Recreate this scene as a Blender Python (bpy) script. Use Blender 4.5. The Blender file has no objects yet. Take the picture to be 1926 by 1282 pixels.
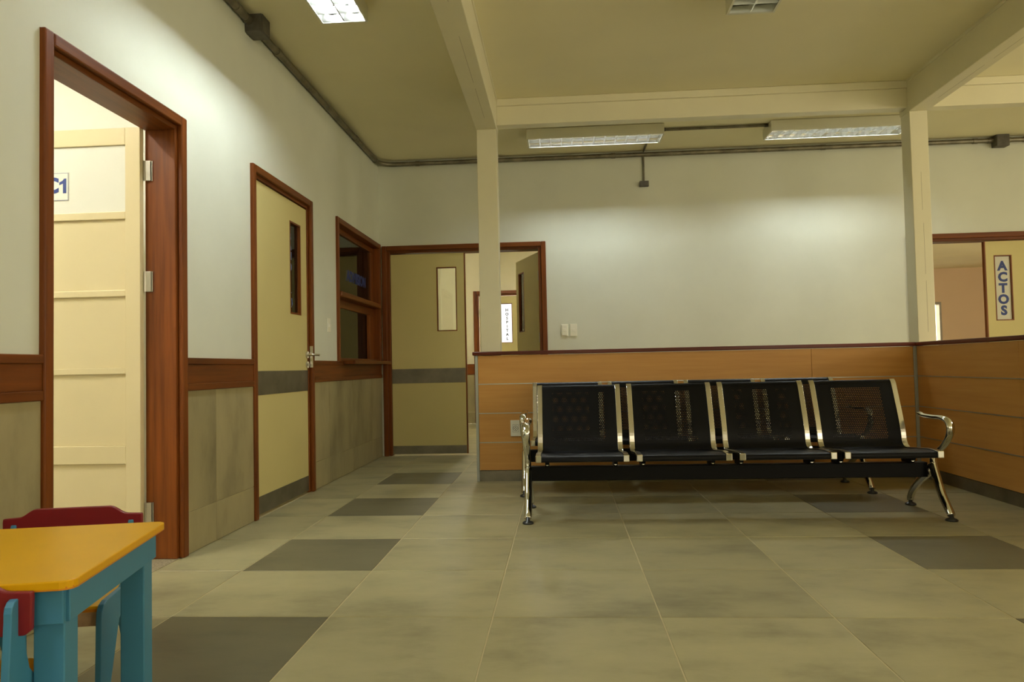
import bpy, math, random
from mathutils import Vector, Matrix
random.seed(7)
SC = bpy.context.scene
COL = SC.collection
PI = math.pi

# ------------------------------------------------------------------ camera
W_PX, H_PX, F_PX = 1926, 1282, 1363.3
YAW, PITCH, ROLL = .06684, .03549, -.02103
CAM = Vector((1.46662, -2.63205, .8987))
fw = Vector((-math.sin(YAW)*math.cos(PITCH), math.cos(YAW)*math.cos(PITCH), math.sin(PITCH)))
ri = Vector((math.cos(YAW), math.sin(YAW), 0)); up = ri.cross(fw)
rr = ri*math.cos(ROLL)+up*math.sin(ROLL); uu = -ri*math.sin(ROLL)+up*math.cos(ROLL)
cd = bpy.data.cameras.new('camera'); cam = bpy.data.objects.new('camera', cd); COL.objects.link(cam)
M = Matrix((rr, uu, -fw)).transposed().to_4x4(); M.translation = CAM
cam.matrix_world = M
cd.sensor_fit = 'HORIZONTAL'; cd.sensor_width = 36; cd.lens = F_PX/W_PX*36
cd.clip_start = .02; cd.clip_end = 200
SC.camera = cam

# ------------------------------------------------------------------ world, exposure
wd = bpy.data.worlds.new('daylight'); SC.world = wd; wd.use_nodes = True
bg = wd.node_tree.nodes['Background']; bg.inputs[0].default_value = (1, .88, .65, 1); bg.inputs[1].default_value = 4.2
SC.view_settings.view_transform = 'Standard'; SC.view_settings.look = 'None'
SC.view_settings.gamma = 1; SC.view_settings.use_curve_mapping = False
SC.view_settings.exposure = 0.62
try:
    SC.cycles.use_denoising = True
    SC.cycles.max_bounces = 8; SC.cycles.diffuse_bounces = 5; SC.cycles.glossy_bounces = 4
    SC.cycles.transparent_max_bounces = 12; SC.cycles.sample_clamp_indirect = 4
    SC.cycles.caustics_reflective = False; SC.cycles.caustics_refractive = False
except Exception: pass
TUBE_POWER = 100.0
# daylight windows of the hall (behind the viewer and in the right wall); portals only guide the sky sampling
WF = [(1.5, 2.7, 1.0, 2.5), (4.7, 7.5, .9, 2.5)]
def portal(loc, rot, w, h):
    l = bpy.data.lights.new('window_portal', 'AREA'); l.shape = 'RECTANGLE'; l.size = w; l.size_y = h; l.cycles.is_portal = True
    o = bpy.data.objects.new('window_portal', l); COL.objects.link(o); o.location = loc; o.rotation_euler = rot
for a, b, c, d in WF: portal(((a+b)/2, -5.62, (c+d)/2), (PI/2, 0, PI), b-a, d-c)
for a, b in ((-3.2, -.8), (.0, 2.4)): portal((8.42, (a+b)/2, 1.75), (PI/2, 0, -PI/2+PI), b-a, 1.5)

# ------------------------------------------------------------------ materials
def new_mat(name):
    m = bpy.data.materials.new(name); m.use_nodes = True
    nt = m.node_tree; return m, nt, nt.nodes['Principled BSDF']
def nd(nt, t, **kw):
    n = nt.nodes.new(t)
    for k, v in kw.items(): setattr(n, k, v)
    return n
def coords(nt, scale=(1, 1, 1), kind='Object', rot=(0, 0, 0)):
    tc = nd(nt, 'ShaderNodeTexCoord'); mp = nd(nt, 'ShaderNodeMapping')
    mp.inputs['Scale'].default_value = scale; mp.inputs['Rotation'].default_value = rot
    nt.links.new(tc.outputs[kind], mp.inputs[0]); return mp.outputs[0]
def ramp(nt, fac, stops):
    r = nd(nt, 'ShaderNodeValToRGB'); e = r.color_ramp.elements
    while len(e) < len(stops): e.new(.5)
    for el, (p, c) in zip(e, stops): el.position = p; el.color = (*c, 1)
    nt.links.new(fac, r.inputs[0]); return r.outputs[0]
def noise(nt, vec, scale, detail=4, rough=.55):
    n = nd(nt, 'ShaderNodeTexNoise'); n.inputs['Scale'].default_value = scale
    n.inputs['Detail'].default_value = detail; n.inputs['Roughness'].default_value = rough
    nt.links.new(vec, n.inputs['Vector']); return n.outputs[0]
def bump(nt, b, h, strength, dist=.002):
    n = nd(nt, 'ShaderNodeBump'); n.inputs['Strength'].default_value = strength; n.inputs['Distance'].default_value = dist
    nt.links.new(h, n.inputs['Height']); nt.links.new(n.outputs[0], b.inputs['Normal'])
def mul(c, k): return tuple(min(1, x*k) for x in c)
def plain(name, c, rough=.5, metal=0, spec=.5, var=0, scale=6, bmp=0, bscale=200):
    m, nt, b = new_mat(name); b.inputs['Base Color'].default_value = (*c, 1)
    b.inputs['Roughness'].default_value = rough; b.inputs['Metallic'].default_value = metal
    b.inputs['Specular IOR Level'].default_value = spec
    v = coords(nt)
    if var:
        f = noise(nt, v, scale); nt.links.new(ramp(nt, f, [(.3, mul(c, 1-var)), (.7, mul(c, 1+var))]), b.inputs['Base Color'])
    if bmp: bump(nt, b, noise(nt, v, bscale, 3), bmp)
    return m
def wood(name, dark, light, axis, rough=.35, fine=1.0):
    m, nt, b = new_mat(name); s = [38*fine]*3; s['xyz'.index(axis)] = 1.6
    v = coords(nt, tuple(s)); f = noise(nt, v, 1.0, 6, .6)
    s2 = [5]*3; s2['xyz'.index(axis)] = .7
    f2 = noise(nt, coords(nt, tuple(s2)), 1.0, 3)
    mx = nd(nt, 'ShaderNodeMix'); mx.inputs[0].default_value = .4
    nt.links.new(f, mx.inputs[2]); nt.links.new(f2, mx.inputs[3])
    nt.links.new(ramp(nt, mx.outputs[0], [(.3, dark), (.5, tuple((a+c)/2 for a, c in zip(dark, light))), (.72, light)]), b.inputs['Base Color'])
    b.inputs['Roughness'].default_value = rough; b.inputs['Specular IOR Level'].default_value = .25; bump(nt, b, f, .08); return m
def stone(name, c, stretch, var=.2, rough=.45, seams=None):
    m, nt, b = new_mat(name)
    oi = nd(nt, 'ShaderNodeObjectInfo')
    tc = nd(nt, 'ShaderNodeTexCoord'); mp = nd(nt, 'ShaderNodeMapping'); mp.inputs['Scale'].default_value = stretch
    geo = nd(nt, 'ShaderNodeNewGeometry')
    ad = nd(nt, 'ShaderNodeVectorMath', operation='ADD'); sc = nd(nt, 'ShaderNodeVectorMath', operation='SCALE')
    cx = nd(nt, 'ShaderNodeCombineXYZ'); nt.links.new(oi.outputs['Random'], cx.inputs[0]); nt.links.new(oi.outputs['Random'], cx.inputs[1])
    sc.inputs['Scale'].default_value = 37; nt.links.new(cx.outputs[0], sc.inputs[0])
    nt.links.new(geo.outputs['Position'], ad.inputs[0]); nt.links.new(sc.outputs[0], ad.inputs[1]); nt.links.new(ad.outputs[0], mp.inputs[0])
    f = noise(nt, mp.outputs[0], 1.6, 8, .62); f2 = noise(nt, mp.outputs[0], 40, 3)
    col = ramp(nt, f, [(.28, mul(c, 1-var*1.5)), (.5, c), (.72, tuple(min(1, x*(1+var*.7)) for x in c))])
    hs = nd(nt, 'ShaderNodeHueSaturation'); mr = nd(nt, 'ShaderNodeMapRange')
    mr.inputs[3].default_value = .92; mr.inputs[4].default_value = 1.08
    nt.links.new(oi.outputs['Random'], mr.inputs[0]); nt.links.new(mr.outputs[0], hs.inputs['Value']); nt.links.new(col, hs.inputs['Color'])
    nt.links.new(hs.outputs[0], b.inputs['Base Color'])
    b.inputs['Roughness'].default_value = rough; b.inputs['Specular IOR Level'].default_value = .35
    bump(nt, b, f2, .06); return m
def glass(name, tint=(.95, .97, .95), gl=.10, frost=0):
    m = bpy.data.materials.new(name); m.use_nodes = True; nt = m.node_tree; nt.nodes.clear()
    o = nd(nt, 'ShaderNodeOutputMaterial'); mx = nd(nt, 'ShaderNodeMixShader'); t = nd(nt, 'ShaderNodeBsdfTransparent')
    g = nd(nt, 'ShaderNodeBsdfGlossy'); fr = nd(nt, 'ShaderNodeFresnel'); fr.inputs[0].default_value = 1.5
    t.inputs[0].default_value = (*tint, 1); g.inputs['Roughness'].default_value = .02; g.inputs['Color'].default_value = (.9, .92, .9, 1)
    nt.links.new(fr.outputs[0], mx.inputs[0]); nt.links.new(t.outputs[0], mx.inputs[1]); nt.links.new(g.outputs[0], mx.inputs[2])
    nt.links.new(mx.outputs[0], o.inputs[0]); return m
def emit(name, c, s):
    m, nt, b = new_mat(name); b.inputs['Base Color'].default_value = (.8, .8, .8, 1)
    b.inputs['Emission Color'].default_value = (*c, 1); b.inputs['Emission Strength'].default_value = s; return m

WALLC = (.715, .735, .625)
MT = dict(
 plaster=plain('painted plaster', WALLC, .55, spec=.3, var=.03, scale=2.5, bmp=.12, bscale=60),
 ceil=plain('ceiling paint', (.86, .81, .57), .7, spec=.2, var=.03, scale=1.5),
 beam=plain('beam gloss paint', (.76, .72, .52), .28, spec=.5, var=.03, scale=3, bmp=.05, bscale=30),
 white_room=plain('white room paint', (.86, .84, .74), .6, var=.02),
 cream_wall=plain('corridor cream paint', (.80, .74, .52), .6, var=.02),
 pink_wall=plain('assembly room beige paint', (.62, .46, .29), .6, var=.03, scale=1),
 wood_z=wood('mahogany upright', (.075, .019, .003), (.27, .074, .010), 'z', .42),
 wood_y=wood('mahogany lengthwise', (.075, .020, .003), (.23, .066, .010), 'y', .42),
 wood_x=wood('mahogany crosswise', (.075, .020, .003), (.24, .068, .010), 'x', .42),
 cap=wood('dark red cap wood', (.075, .014, .006), (.17, .032, .012), 'x', .3),
 beech_x=wood('beech laminate', (.54, .265, .072), (.67, .365, .112), 'x', .4, .8),
 beech_y=wood('beech laminate side', (.54, .265, .072), (.67, .365, .112), 'y', .4, .8),
 tile=stone('beige stoneware', (.36, .325, .178), (1.2, 2.0, 1), .26, .40),
 tile_dark=stone('grey stoneware', (.155, .140, .080), (1.2, 2.6, 1), .2, .42),
 wtile=stone('grey beige wall stoneware', (.35, .30, .165), (2.2, 2.2, .9), .25, .4),
 grout=plain('light grout', (.58, .51, .31), .8),
 wgrout=plain('wall grout', (.46, .40, .25), .8),
 door=plain('pale yellow laminate', (.66, .57, .25), .5, var=.03, scale=1.5, spec=.3),
 leaf=plain('cream gloss paint', (.78, .68, .42), .3, var=.01),
 frost=plain('frosted white glass', (.86, .87, .78), .25, spec=.5),
 steel=plain('brushed steel plate', (.22, .20, .15), .42, .75, var=.25, scale=5),
 steel_l=plain('satin steel', (.60, .58, .52), .28, 1),
 alu=plain('anodised aluminium', (.50, .52, .48), .38, .8),
 alu_paint=plain('grey aluminium post', (.42, .45, .42), .4, .3),
 chrome=plain('polished chrome', (.70, .695, .66), .07, 1),
 chrome_s=plain('chrome strip', (.60, .585, .53), .22, 1),
 black=plain('black powder coat', (.003, .003, .0033), .42, spec=.14),
 rubber=plain('black rubber', (.012, .013, .014), .35),
 zinc=plain('galvanised conduit', (.22, .20, .15), .45, .8, var=.35, scale=9),
 zinc_d=plain('cast junction box', (.13, .12, .10), .6, .5, var=.25, scale=12),
 fixture=plain('white fixture enamel', (.72, .71, .58), .4),
 mirror=plain('louvre aluminium', (.80, .80, .78), .16, 1),
 blade=plain('louvre blade aluminium', (.78, .80, .76), .28, 1),
 tube_on=emit('lit fluorescent tube', (.91, .99, 1), TUBE_POWER),
 tube_back=emit('lit fluorescent tube of the back bay', (.91, .99, 1), TUBE_POWER*.55),
 tube_bright_fill=emit('fill tube of the side rooms', (1, .96, .84), TUBE_POWER*.95),
 tube_warm_fill=emit('fill tube of the assembly room', (1, .93, .78), TUBE_POWER*2.4),
 tube_dim_fill=emit('dim fill tube', (1, .95, .82), TUBE_POWER*.5),
 tube_off=plain('unlit tube', (.72, .72, .66), .3),
 tube_cap=plain('tube end cap', (.55, .55, .5), .35, .7),
 plastic=plain('ivory switch plastic', (.88, .87, .74), .35),
 plastic_d=plain('socket hole', (.03, .03, .025), .5),
 blue_ink=plain('blue lettering', (.012, .035, .20), .5),
 blue_dim=plain('faded blue film', (.10, .17, .42), .5),
 grey_ink=plain('grey lettering', (.05, .05, .07), .5),
 paper=plain('white notice card', (.72, .71, .60), .6),
 sign=plain('white sign plate', (.88, .87, .78), .4),
 yellow=plain('yellow table lacquer', (.78, .41, .004), .38, spec=.25, var=.05, scale=3),
 orange=plain('orange edge lacquer', (.62, .22, .006), .4),
 blue=plain('sky blue lacquer', (.055, .235, .40), .42, var=.06, scale=4),
 red=plain('dark red lacquer', (.21, .008, .012), .38, var=.06, scale=5),
 ply=plain('bare plywood edge', (.55, .36, .2), .6, var=.15, scale=30),
 terrazzo=plain('terrazzo', (.26, .22, .14), .5, var=.6, scale=110),
 plainfloor=plain('side room floor', (.40, .37, .24), .4, var=.1),
 glass=glass('clear glass'), glass_y=glass('office glass', (.93, .92, .82)),
 glass_dimmed=glass('glass with dimming tint', (.50, .535, .60)),  # tint added to dim the daylight behind the HOSPITAL letters
 crack=plain('paint crack', (.25, .20, .12), .8),
)

# ------------------------------------------------------------------ mesh helpers
class MB:
    def __init__(s): s.v = []; s.f = []
    def add(s, vs, fs):
        o = len(s.v); s.v += [tuple(v) for v in vs]; s.f += [tuple(i+o for i in f) for f in fs]; return s
    def box(s, x0, x1, y0, y1, z0, z1):
        x0, x1 = min(x0, x1), max(x0, x1); y0, y1 = min(y0, y1), max(y0, y1); z0, z1 = min(z0, z1), max(z0, z1)
        return s.add([(x0,y0,z0),(x1,y0,z0),(x1,y1,z0),(x0,y1,z0),(x0,y0,z1),(x1,y0,z1),(x1,y1,z1),(x0,y1,z1)],
                     [(3,2,1,0),(4,5,6,7),(0,1,5,4),(1,2,6,5),(2,3,7,6),(3,0,4,7)])
    def prism(s, poly, axis, a0, a1):
        """polygon in the plane across `axis`, pushed from a0 to a1"""
        def P(p, a):
            return {'x': (a, p[0], p[1]), 'y': (p[0], a, p[1]), 'z': (p[0], p[1], a)}[axis]
        n = len(poly); vs = [P(p, a0) for p in poly]+[P(p, a1) for p in poly]
        fs = [tuple(range(n))[::-1], tuple(range(n, 2*n))]+[(i, (i+1) % n, n+(i+1) % n, n+i) for i in range(n)]
        return s.add(vs, fs)
    def sweep(s, pts, ra, rb=None, seg=10, side=None, cap=True, square=False):
        """tube along pts; ra across `side`, rb across the other direction; ra/rb may be lists"""
        pts = [Vector(p) for p in pts]; n = len(pts); rb = ra if rb is None else rb
        A = ra if isinstance(ra, (list, tuple)) else [ra]*n; B = rb if isinstance(rb, (list, tuple)) else [rb]*n
        vs = []; fs = []; prev = None
        for i, p in enumerate(pts):
            t = (pts[min(i+1, n-1)]-pts[max(i-1, 0)]).normalized()
            if side is not None: u = Vector(side); u = (u-t*u.dot(t)).normalized()
            else:
                u = prev if prev is not None else (Vector((0,0,1)) if abs(t.z) < .9 else Vector((1,0,0)))
                u = (u-t*u.dot(t)).normalized(); prev = u
            w = t.cross(u)
            for k in range(seg):
                if square:
                    c, d = [(1,1),(-1,1),(-1,-1),(1,-1)][k]
                else:
                    a = 2*PI*k/seg; c, d = math.cos(a), math.sin(a)
                vs.append(p+u*A[i]*c+w*B[i]*d)
        for i in range(n-1):
            for k in range(seg): fs.append((i*seg+k, i*seg+(k+1) % seg, (i+1)*seg+(k+1) % seg, (i+1)*seg+k))
        if cap: fs += [tuple(range(seg))[::-1], tuple(range((n-1)*seg, n*seg))]
        return s.add(vs, fs)
    def lathe(s, prof, c=(0,0,0), seg=16):
        vs = []; fs = []; n = len(prof)
        for r, z in prof:
            for k in range(seg):
                a = 2*PI*k/seg; vs.append((c[0]+r*math.cos(a), c[1]+r*math.sin(a), c[2]+z))
        for i in range(n-1):
            for k in range(seg): fs.append((i*seg+k, i*seg+(k+1) % seg, (i+1)*seg+(k+1) % seg, (i+1)*seg+k))
        fs += [tuple(range(seg))[::-1], tuple(range((n-1)*seg, n*seg))]
        return s.add(vs, fs)
    def mesh(s, name, mat):
        me = bpy.data.meshes.new(name); me.from_pydata(s.v, [], s.f); me.update()
        me.materials.append(MT[mat] if isinstance(mat, str) else mat); return me
    def build(s, name, mat, parent=None, smooth=False, bevel=0, **tags):
        return link(name, s.mesh(name, mat), parent, smooth, bevel, **tags)
OFF = {}
def link(name, me, parent=None, smooth=False, bevel=0, **tags):
    o = bpy.data.objects.new(name, me); COL.objects.link(o)
    if parent is not None:
        o.parent = parent; o.matrix_parent_inverse = Matrix.Translation(-OFF.get(parent.name, Vector()))
    if smooth:
        me.polygons.foreach_set('use_smooth', [True]*len(me.polygons))
        try: me.set_sharp_from_angle(angle=.7)
        except Exception: pass
    if bevel:
        b = o.modifiers.new('bevel', 'BEVEL'); b.width = bevel; b.segments = 2; b.limit_method = 'ANGLE'
    return tag(o, **tags)
def tag(o, label=None, cat=None, group=None, kind=None):
    if label: o['label'] = label
    if cat: o['category'] = cat
    if group: o['group'] = group
    if kind: o['kind'] = kind
    return o
def thing(name, loc, label, cat, group=None, kind=None, local=False):
    o = bpy.data.objects.new(name, None); COL.objects.link(o); o.empty_display_size = .05
    o.location = loc
    if not local: OFF[o.name] = Vector(loc)
    return tag(o, label, cat, group, kind)
def B(*a): return MB().box(*a)
def dup(o, parent=None):
    c = o.copy(); COL.objects.link(c); c.parent = parent
    for ch in list(o.children): dup(ch, c)
    return c
def text(name, s, size, loc, rot, mat, parent, bold=.0, align='CENTER', **tags):
    cu = bpy.data.curves.new(name, 'FONT'); cu.body = s; cu.size = size; cu.align_x = align; cu.align_y = 'CENTER'
    cu.offset = bold; cu.extrude = .0006; cu.resolution_u = 3
    t = bpy.data.objects.new('tmp_text', cu); COL.objects.link(t); bpy.context.view_layer.update()
    me = bpy.data.meshes.new_from_object(t.evaluated_get(bpy.context.evaluated_depsgraph_get()))
    bpy.data.objects.remove(t); bpy.data.curves.remove(cu)
    me.transform(Matrix.Translation(loc) @ rot.to_4x4()); me.materials.clear(); me.materials.append(MT[mat])
    return link(name, me, parent, **tags)
from mathutils import Euler
R_FRONT = Euler((PI/2, 0, 0)).to_matrix()          # reads from -y
R_RIGHT = Euler((PI/2, 0, PI/2)).to_matrix()       # reads from +x
def smoothpath(pts, n=6):
    """Catmull-Rom through pts"""
    P = [Vector(p) for p in pts]; P = [2*P[0]-P[1]]+P+[2*P[-1]-P[-2]]; out = []
    for i in range(1, len(P)-2):
        for k in range(n):
            t = k/n; a, b, c, d = P[i-1], P[i], P[i+1], P[i+2]
            out.append(.5*((2*b)+(c-a)*t+(2*a-5*b+4*c-d)*t*t+(-a+3*b-3*c+d)*t**3))
    return out+[P[-2]]

# ================================================================== SETTING
XL, YB, ZC, T = -.41, 4.82, 3.08, .15
XR, YF = 8.3, -5.5
S = 'structure'
def wall_cells(u0, u1, z0, z1, holes, put):
    us = sorted({u0, u1, *[h[0] for h in holes], *[h[1] for h in holes]})
    for a, b in zip(us, us[1:]):
        zs = [z0]
        hs = sorted([h for h in holes if h[0] <= a+1e-6 and h[1] >= b-1e-6], key=lambda h: h[2])
        z = z0
        for h in hs:
            if h[2] > z+1e-6: put(a, b, z, h[2])
            z = h[3]
        if z < z1-1e-6: put(a, b, z, z1)
# --- floor with tiles
fl = B(XL-.15, XR, YF, YB+T, -.12, -.0022).build('floor', 'grout', kind=S, label='beige and grey stoneware tiled floor of the waiting hall', cat='floor')
TS, G = .6, .0045
tile_mesh = {}
def tile(x0, x1, y0, y1, mat, parent):
    w, d = round(x1-x0, 4), round(y1-y0, 4); key = (w, d, mat)
    if key not in tile_mesh:
        c = .0015; m = MB()
        m.add([(-w/2,-d/2,-.009),(w/2,-d/2,-.009),(w/2,d/2,-.009),(-w/2,d/2,-.009),
               (-w/2,-d/2,-c),(w/2,-d/2,-c),(w/2,d/2,-c),(-w/2,d/2,-c),
               (-w/2+c,-d/2+c,0),(w/2-c,-d/2+c,0),(w/2-c,d/2-c,0),(-w/2+c,d/2-c,0)],
              [(3,2,1,0),(0,1,5,4),(1,2,6,5),(2,3,7,6),(3,0,4,7),(4,5,9,8),(5,6,10,9),(6,7,11,10),(7,4,8,11),(8,9,10,11)])
        tile_mesh[key] = m.mesh('tile', mat)
    o = link('tile', tile_mesh[key], parent); o.location = ((x0+x1)/2, (y0+y1)/2, 0); return o
for j in range(-6, 8):
    for i in range(-1, 14):
        x0, x1 = max(i*TS, XL), min((i+1)*TS, XR); y0, y1 = j*TS, min((j+1)*TS, YB)
        if x0 > 4.3 and j > 4: continue
        dark = (i in (0, 5)) and j in (-5, -3, -1, 1, 3, 5)
        tile(x0+G/2, x1-G/2, y0+G/2, y1-G/2, 'tile_dark' if dark else 'tile', fl)
# --- ceiling
B(-4.2, XR+.2, YF-.2, YB, ZC, ZC+.12).build('ceiling', 'ceil', kind=S, label='cream painted flat ceiling of the waiting hall', cat='ceiling')
# --- left wall
D1 = (-.14, .87, 0, 2.18); D2 = (1.66, 2.735, 0, 2.185); WN = (3.35, YB, .955, 2.205)
m = MB(); wall_cells(YF, YB+T, 0, ZC, [D1, D2, (WN[0], WN[1], WN[2], WN[3])], lambda a, b, z0, z1: m.box(XL-T, XL, a, b, z0, z1))
wl = m.build('wall_left', 'plaster', kind=S, label='off white plaster wall on the left with three wooden openings', cat='wall')
# wall tiles (part of the wall) and the timber rail above them
def wtiles(y0, y1, joints):
    B(XL-.001, XL+.006, y0, y1, .001, .812).build('tile_grout', 'wgrout', wl)
    ys = [y0]+joints+[y1]
    for a, b in zip(ys, ys[1:]):
        for z0, z1 in ((.003, .208), (.211, .811)):
            B(XL, XL+.010, a+.0015, b-.0015, z0, z1).build('wall_tile', 'wtile', wl, bevel=.0012)
wtiles(D1[1]+.002, D2[0]-.002, [1.18]); wtiles(D2[1]+.002, YB-.002, [3.10, 3.76, 4.42]); wtiles(YF, D1[0]-.002, [-4.6, -4., -3.4, -2.8, -2.2, -1.6, -1.0])
def rail(n, y0, y1, label):
    t = thing('trim_%d' % n, (XL, (y0+y1)/2, .81), label, 'rail', kind=S)
    B(XL, XL+.020, y0, y1, .945, .978).build('top_strip', 'wood_y', t, bevel=.004)
    B(XL, XL+.013, y0, y1, .848, .945).build('board', 'wood_y', t, bevel=.002)
    B(XL, XL+.020, y0, y1, .812, .848).build('bottom_strip', 'wood_y', t, bevel=.004)
rail(1, YF, D1[0], 'dark wood wall rail left of the open door')
rail(2, D1[1], D2[0], 'dark wood wall rail between the two doors of the left wall')
rail(3, D2[1], YB-.01, 'dark wood wall rail under the admission window')
# --- back wall
D3 = (-.38, 1.336, 0, 2.185); D4 = (4.93, 6.50, 0, 2.13)
m = MB(); wall_cells(XL, XR, 0, ZC, [D3, D4], lambda a, b, z0, z1: m.box(a, b, YB, YB+T, z0, z1))
m.build('wall_back', 'plaster', kind=S, label='off white plaster back wall behind the low partition', cat='wall')
WR = [(-3.2, -.8, 1.0, 2.5), (.0, 2.4, 1.0, 2.5)]
m = MB(); wall_cells(YF, YB+T, 0, ZC, WR, lambda a, b, z0, z1: m.box(XR, XR+.15, a, b, z0, z1))
m.build('wall_right', 'plaster', kind=S, label='plaster wall closing the hall on the right', cat='wall')
m = MB(); wall_cells(XL-.15, XR+.15, 0, ZC, WF, lambda a, b, z0, z1: m.box(a, b, YF-.15, YF, z0, z1))
m.build('wall_front', 'plaster', kind=S, label='plaster wall behind the viewer', cat='wall')
for k, (a, b, z0, z1) in enumerate(WF+WR):
    fr = k < len(WF)
    def wb(u0, u1, d0, d1, z0_, z1_): return B(u0, u1, YF-.1+d0, YF-.1+d1, z0_, z1_) if fr else B(XR+.1-d1, XR+.1-d0, u0, u1, z0_, z1_)
    t = thing('window_%d' % (k+2), ((a+b)/2, YF-.07, z0) if fr else (XR+.07, (a+b)/2, z0), 'dark wood framed daylight window %s' % ['behind the viewer on the left', 'behind the viewer on the right', 'in the right wall nearer the viewer', 'in the right wall nearer the back'][k], 'window', kind=S)
    for u0, u1 in ((a, a+.06), (b-.06, b), ((a+b)/2-.03, (a+b)/2+.03)): wb(u0, u1, 0, .06, z0+.06, z1-.06).build('frame_post', 'wood_z', t)
    for v0, v1 in ((z0, z0+.06), (z1-.06, z1)): wb(a, b, 0, .06, v0, v1).build('frame_rail', 'wood_x', t)
# --- columns and beams
C1 = (.825, .985); C2 = (4.23, 4.365); YC = 3.17; ZB = 2.83
for (a, b), lab, blab in ((C1, 'square cream column at the open end of the partition', 'cream ceiling beam running forward from the column near the open end'),
                          (C2, 'square cream column behind the corner of the partition', 'cream ceiling beam running forward from the corner column')):
    B(a, b, YC, YC+.15, 0, ZB).build('column', 'beam', bevel=.004, kind=S, label=lab, cat='column')
    t = thing('ceiling_beam', (a, YF, ZB), blab, 'beam', kind=S)
    B(a-.004, b+.004, YF, YC+.155, ZB, ZC).build('beam_body', 'beam', t, bevel=.004)
    B(a-.012, b+.012, YF, YC-.0, ZC-.022, ZC-.001).build('beam_moulding', 'beam', t)
    m = MB()
    for y0, y1 in ((-1.2, -.3), (.2, 1.1), (1.5, 2.2), (2.3, 2.9)):
        m.box((a+b)/2+.012, (a+b)/2+.0135, y0, y1, ZB-.0004, ZB+.001)
    m.build('paint_crack', 'crack', t)
for x0, x1, lab in ((C1[1]+.004, C2[0]-.004, 'cream cross beam spanning between the two columns'), (C2[1]+.004, XR, 'cream cross beam running right from the corner column')):
    t = thing('ceiling_beam', (x0, YC, 2.87), lab, 'beam', kind=S)
    B(x0, x1, YC+.02, YC+.12, 2.865, 3.02).build('beam_body', 'beam', t, bevel=.003)
    B(x0, x1, YC+.005, YC+.135, 3.02, ZC-.001).build('beam_moulding', 'beam', t, bevel=.006)
# column cracks on the corner column
m = MB()
for z0, z1, dx in ((2.05, 2.35, 0), (1.55, 1.95, .004), (1.1, 1.5, .006)): m.box(4.298+dx, 4.2995+dx, YC-.0005, YC+.001, z0, z1)
m.build('paint_crack', 'crack', [o for o in COL.objects if o.name == 'column.001'][0])

# ------------------------------------------------------------------ door frames
def frame_x(t, y0, y1, zt, cw=.05, matv='wood_z', math_='wood_y', depth=T, stop=True):
    """frame in the left wall (plane x=XL); opening y0..y1, top zt (outer)"""
    for a, b in ((y0, y0+cw), (y1-cw, y1)):
        B(XL-.005, XL+.022, a, b, 0, zt).build('casing', matv, t, bevel=.006)
    B(XL-.005, XL+.022, y0+cw, y1-cw, zt-cw, zt).build('head_casing', math_, t, bevel=.006)
    for a, b in ((y0+cw*.35, y0+cw+.018), (y1-cw-.018, y1-cw*.35)):
        B(XL-depth-.01, XL-.004, a, b, 0, zt-cw*.4).build('jamb', matv, t, bevel=.004)
    B(XL-depth-.01, XL-.004, y0+cw+.018, y1-cw-.018, zt-cw-.022, zt-cw*.4).build('head_jamb', math_, t, bevel=.004)
def hinge(parent, p, axis='y', h=.1, w=.032):
    """butt hinge: knuckle and plate, plate lies across `axis` (the normal)"""
    x, y, z = p; m = MB()
    m.sweep([(x, y, z-h/2), (x, y, z+h/2)], .006, seg=8)
    o = m.build('hinge', 'steel_l', parent, smooth=True)
    if axis == 'y': q = MB().box(x, x+w, y-.0015, y+.0015, z-h/2, z+h/2)
    else: q = MB().box(x-.0015, x+.0015, y-w, y+w, z-h/2, z+h/2)
    q.build('hinge_plate', 'steel_l', o, bevel=.001); return o
# --- door 1 : open panelled door to the consulting room
t = thing('door_1', (XL, .36, 0), 'open cream panelled door with a C1 plate in a dark wood frame', 'door', kind=S)
frame_x(t, D1[0], D1[1], D1[3])
LX0, LX1, LY0, LY1 = -1.40, -.573, .762, .797
lf = MB().box(LX0, LX1, LY0+.015, LY1-.004, .012, 2.115).build('door_leaf', 'leaf', t)
for a, b in ((LX0, LX0+.075), (LX1-.075, LX1)): B(a, b, LY0, LY0+.0155, .012, 2.115).build('stile', 'leaf', lf, bevel=.002)
zr = [(.012, .10), (.467, .555), (.903, .934), (1.282, 1.314), (1.663, 1.70), (2.03, 2.115)]
for z0, z1 in zr: B(LX0+.075, LX1-.075, LY0, LY0+.0155, z0, z1).build('rail', 'leaf', lf, bevel=.003)
for k, ((_, a), (b, _2)) in enumerate(zip(zr, zr[1:])):
    if k < 4: B(LX0+.076, LX1-.076, LY0+.012, LY0+.0155, a+.001, b-.001).build('panel', 'leaf', lf)
    else: B(LX0+.076, LX1-.076, LY0+.009, LY0+.0155, a+.001, b-.001).build('glass_panel', 'frost', lf)
sg = B(-1.200, -.942, LY0+.0065, LY0+.009, 1.765, 1.905).build('sign_plate', 'sign', t, label='white door plate reading C1 in blue')
m = MB()
for a in ((-1.198, -.944, 1.767, 1.7685), (-1.198, -.944, 1.9015, 1.903), (-.9455, -.944, 1.767, 1.903), (-1.198, -1.1965, 1.767, 1.903)): m.box(a[0], a[1], LY0+.0058, LY0+.007, a[2], a[3])
m.build('plate_border', 'blue_ink', sg)
text('plate_lettering', 'C', .104, Vector((-1.030, LY0+.006, 1.838)), R_FRONT, 'blue_ink', sg, bold=.0045)
MB().prism([(-.954, 1.802), (-.954, 1.875), (-.965, 1.875), (-.974, 1.864), (-.990, 1.857), (-.990, 1.843), (-.971, 1.851), (-.971, 1.802)], 'y', LY0+.0055, LY0+.0068).build('plate_digit', 'blue_ink', sg)
for z in (1.905, 1.355, .225): hinge(t, (-.566, .792, z), w=.03)
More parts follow.
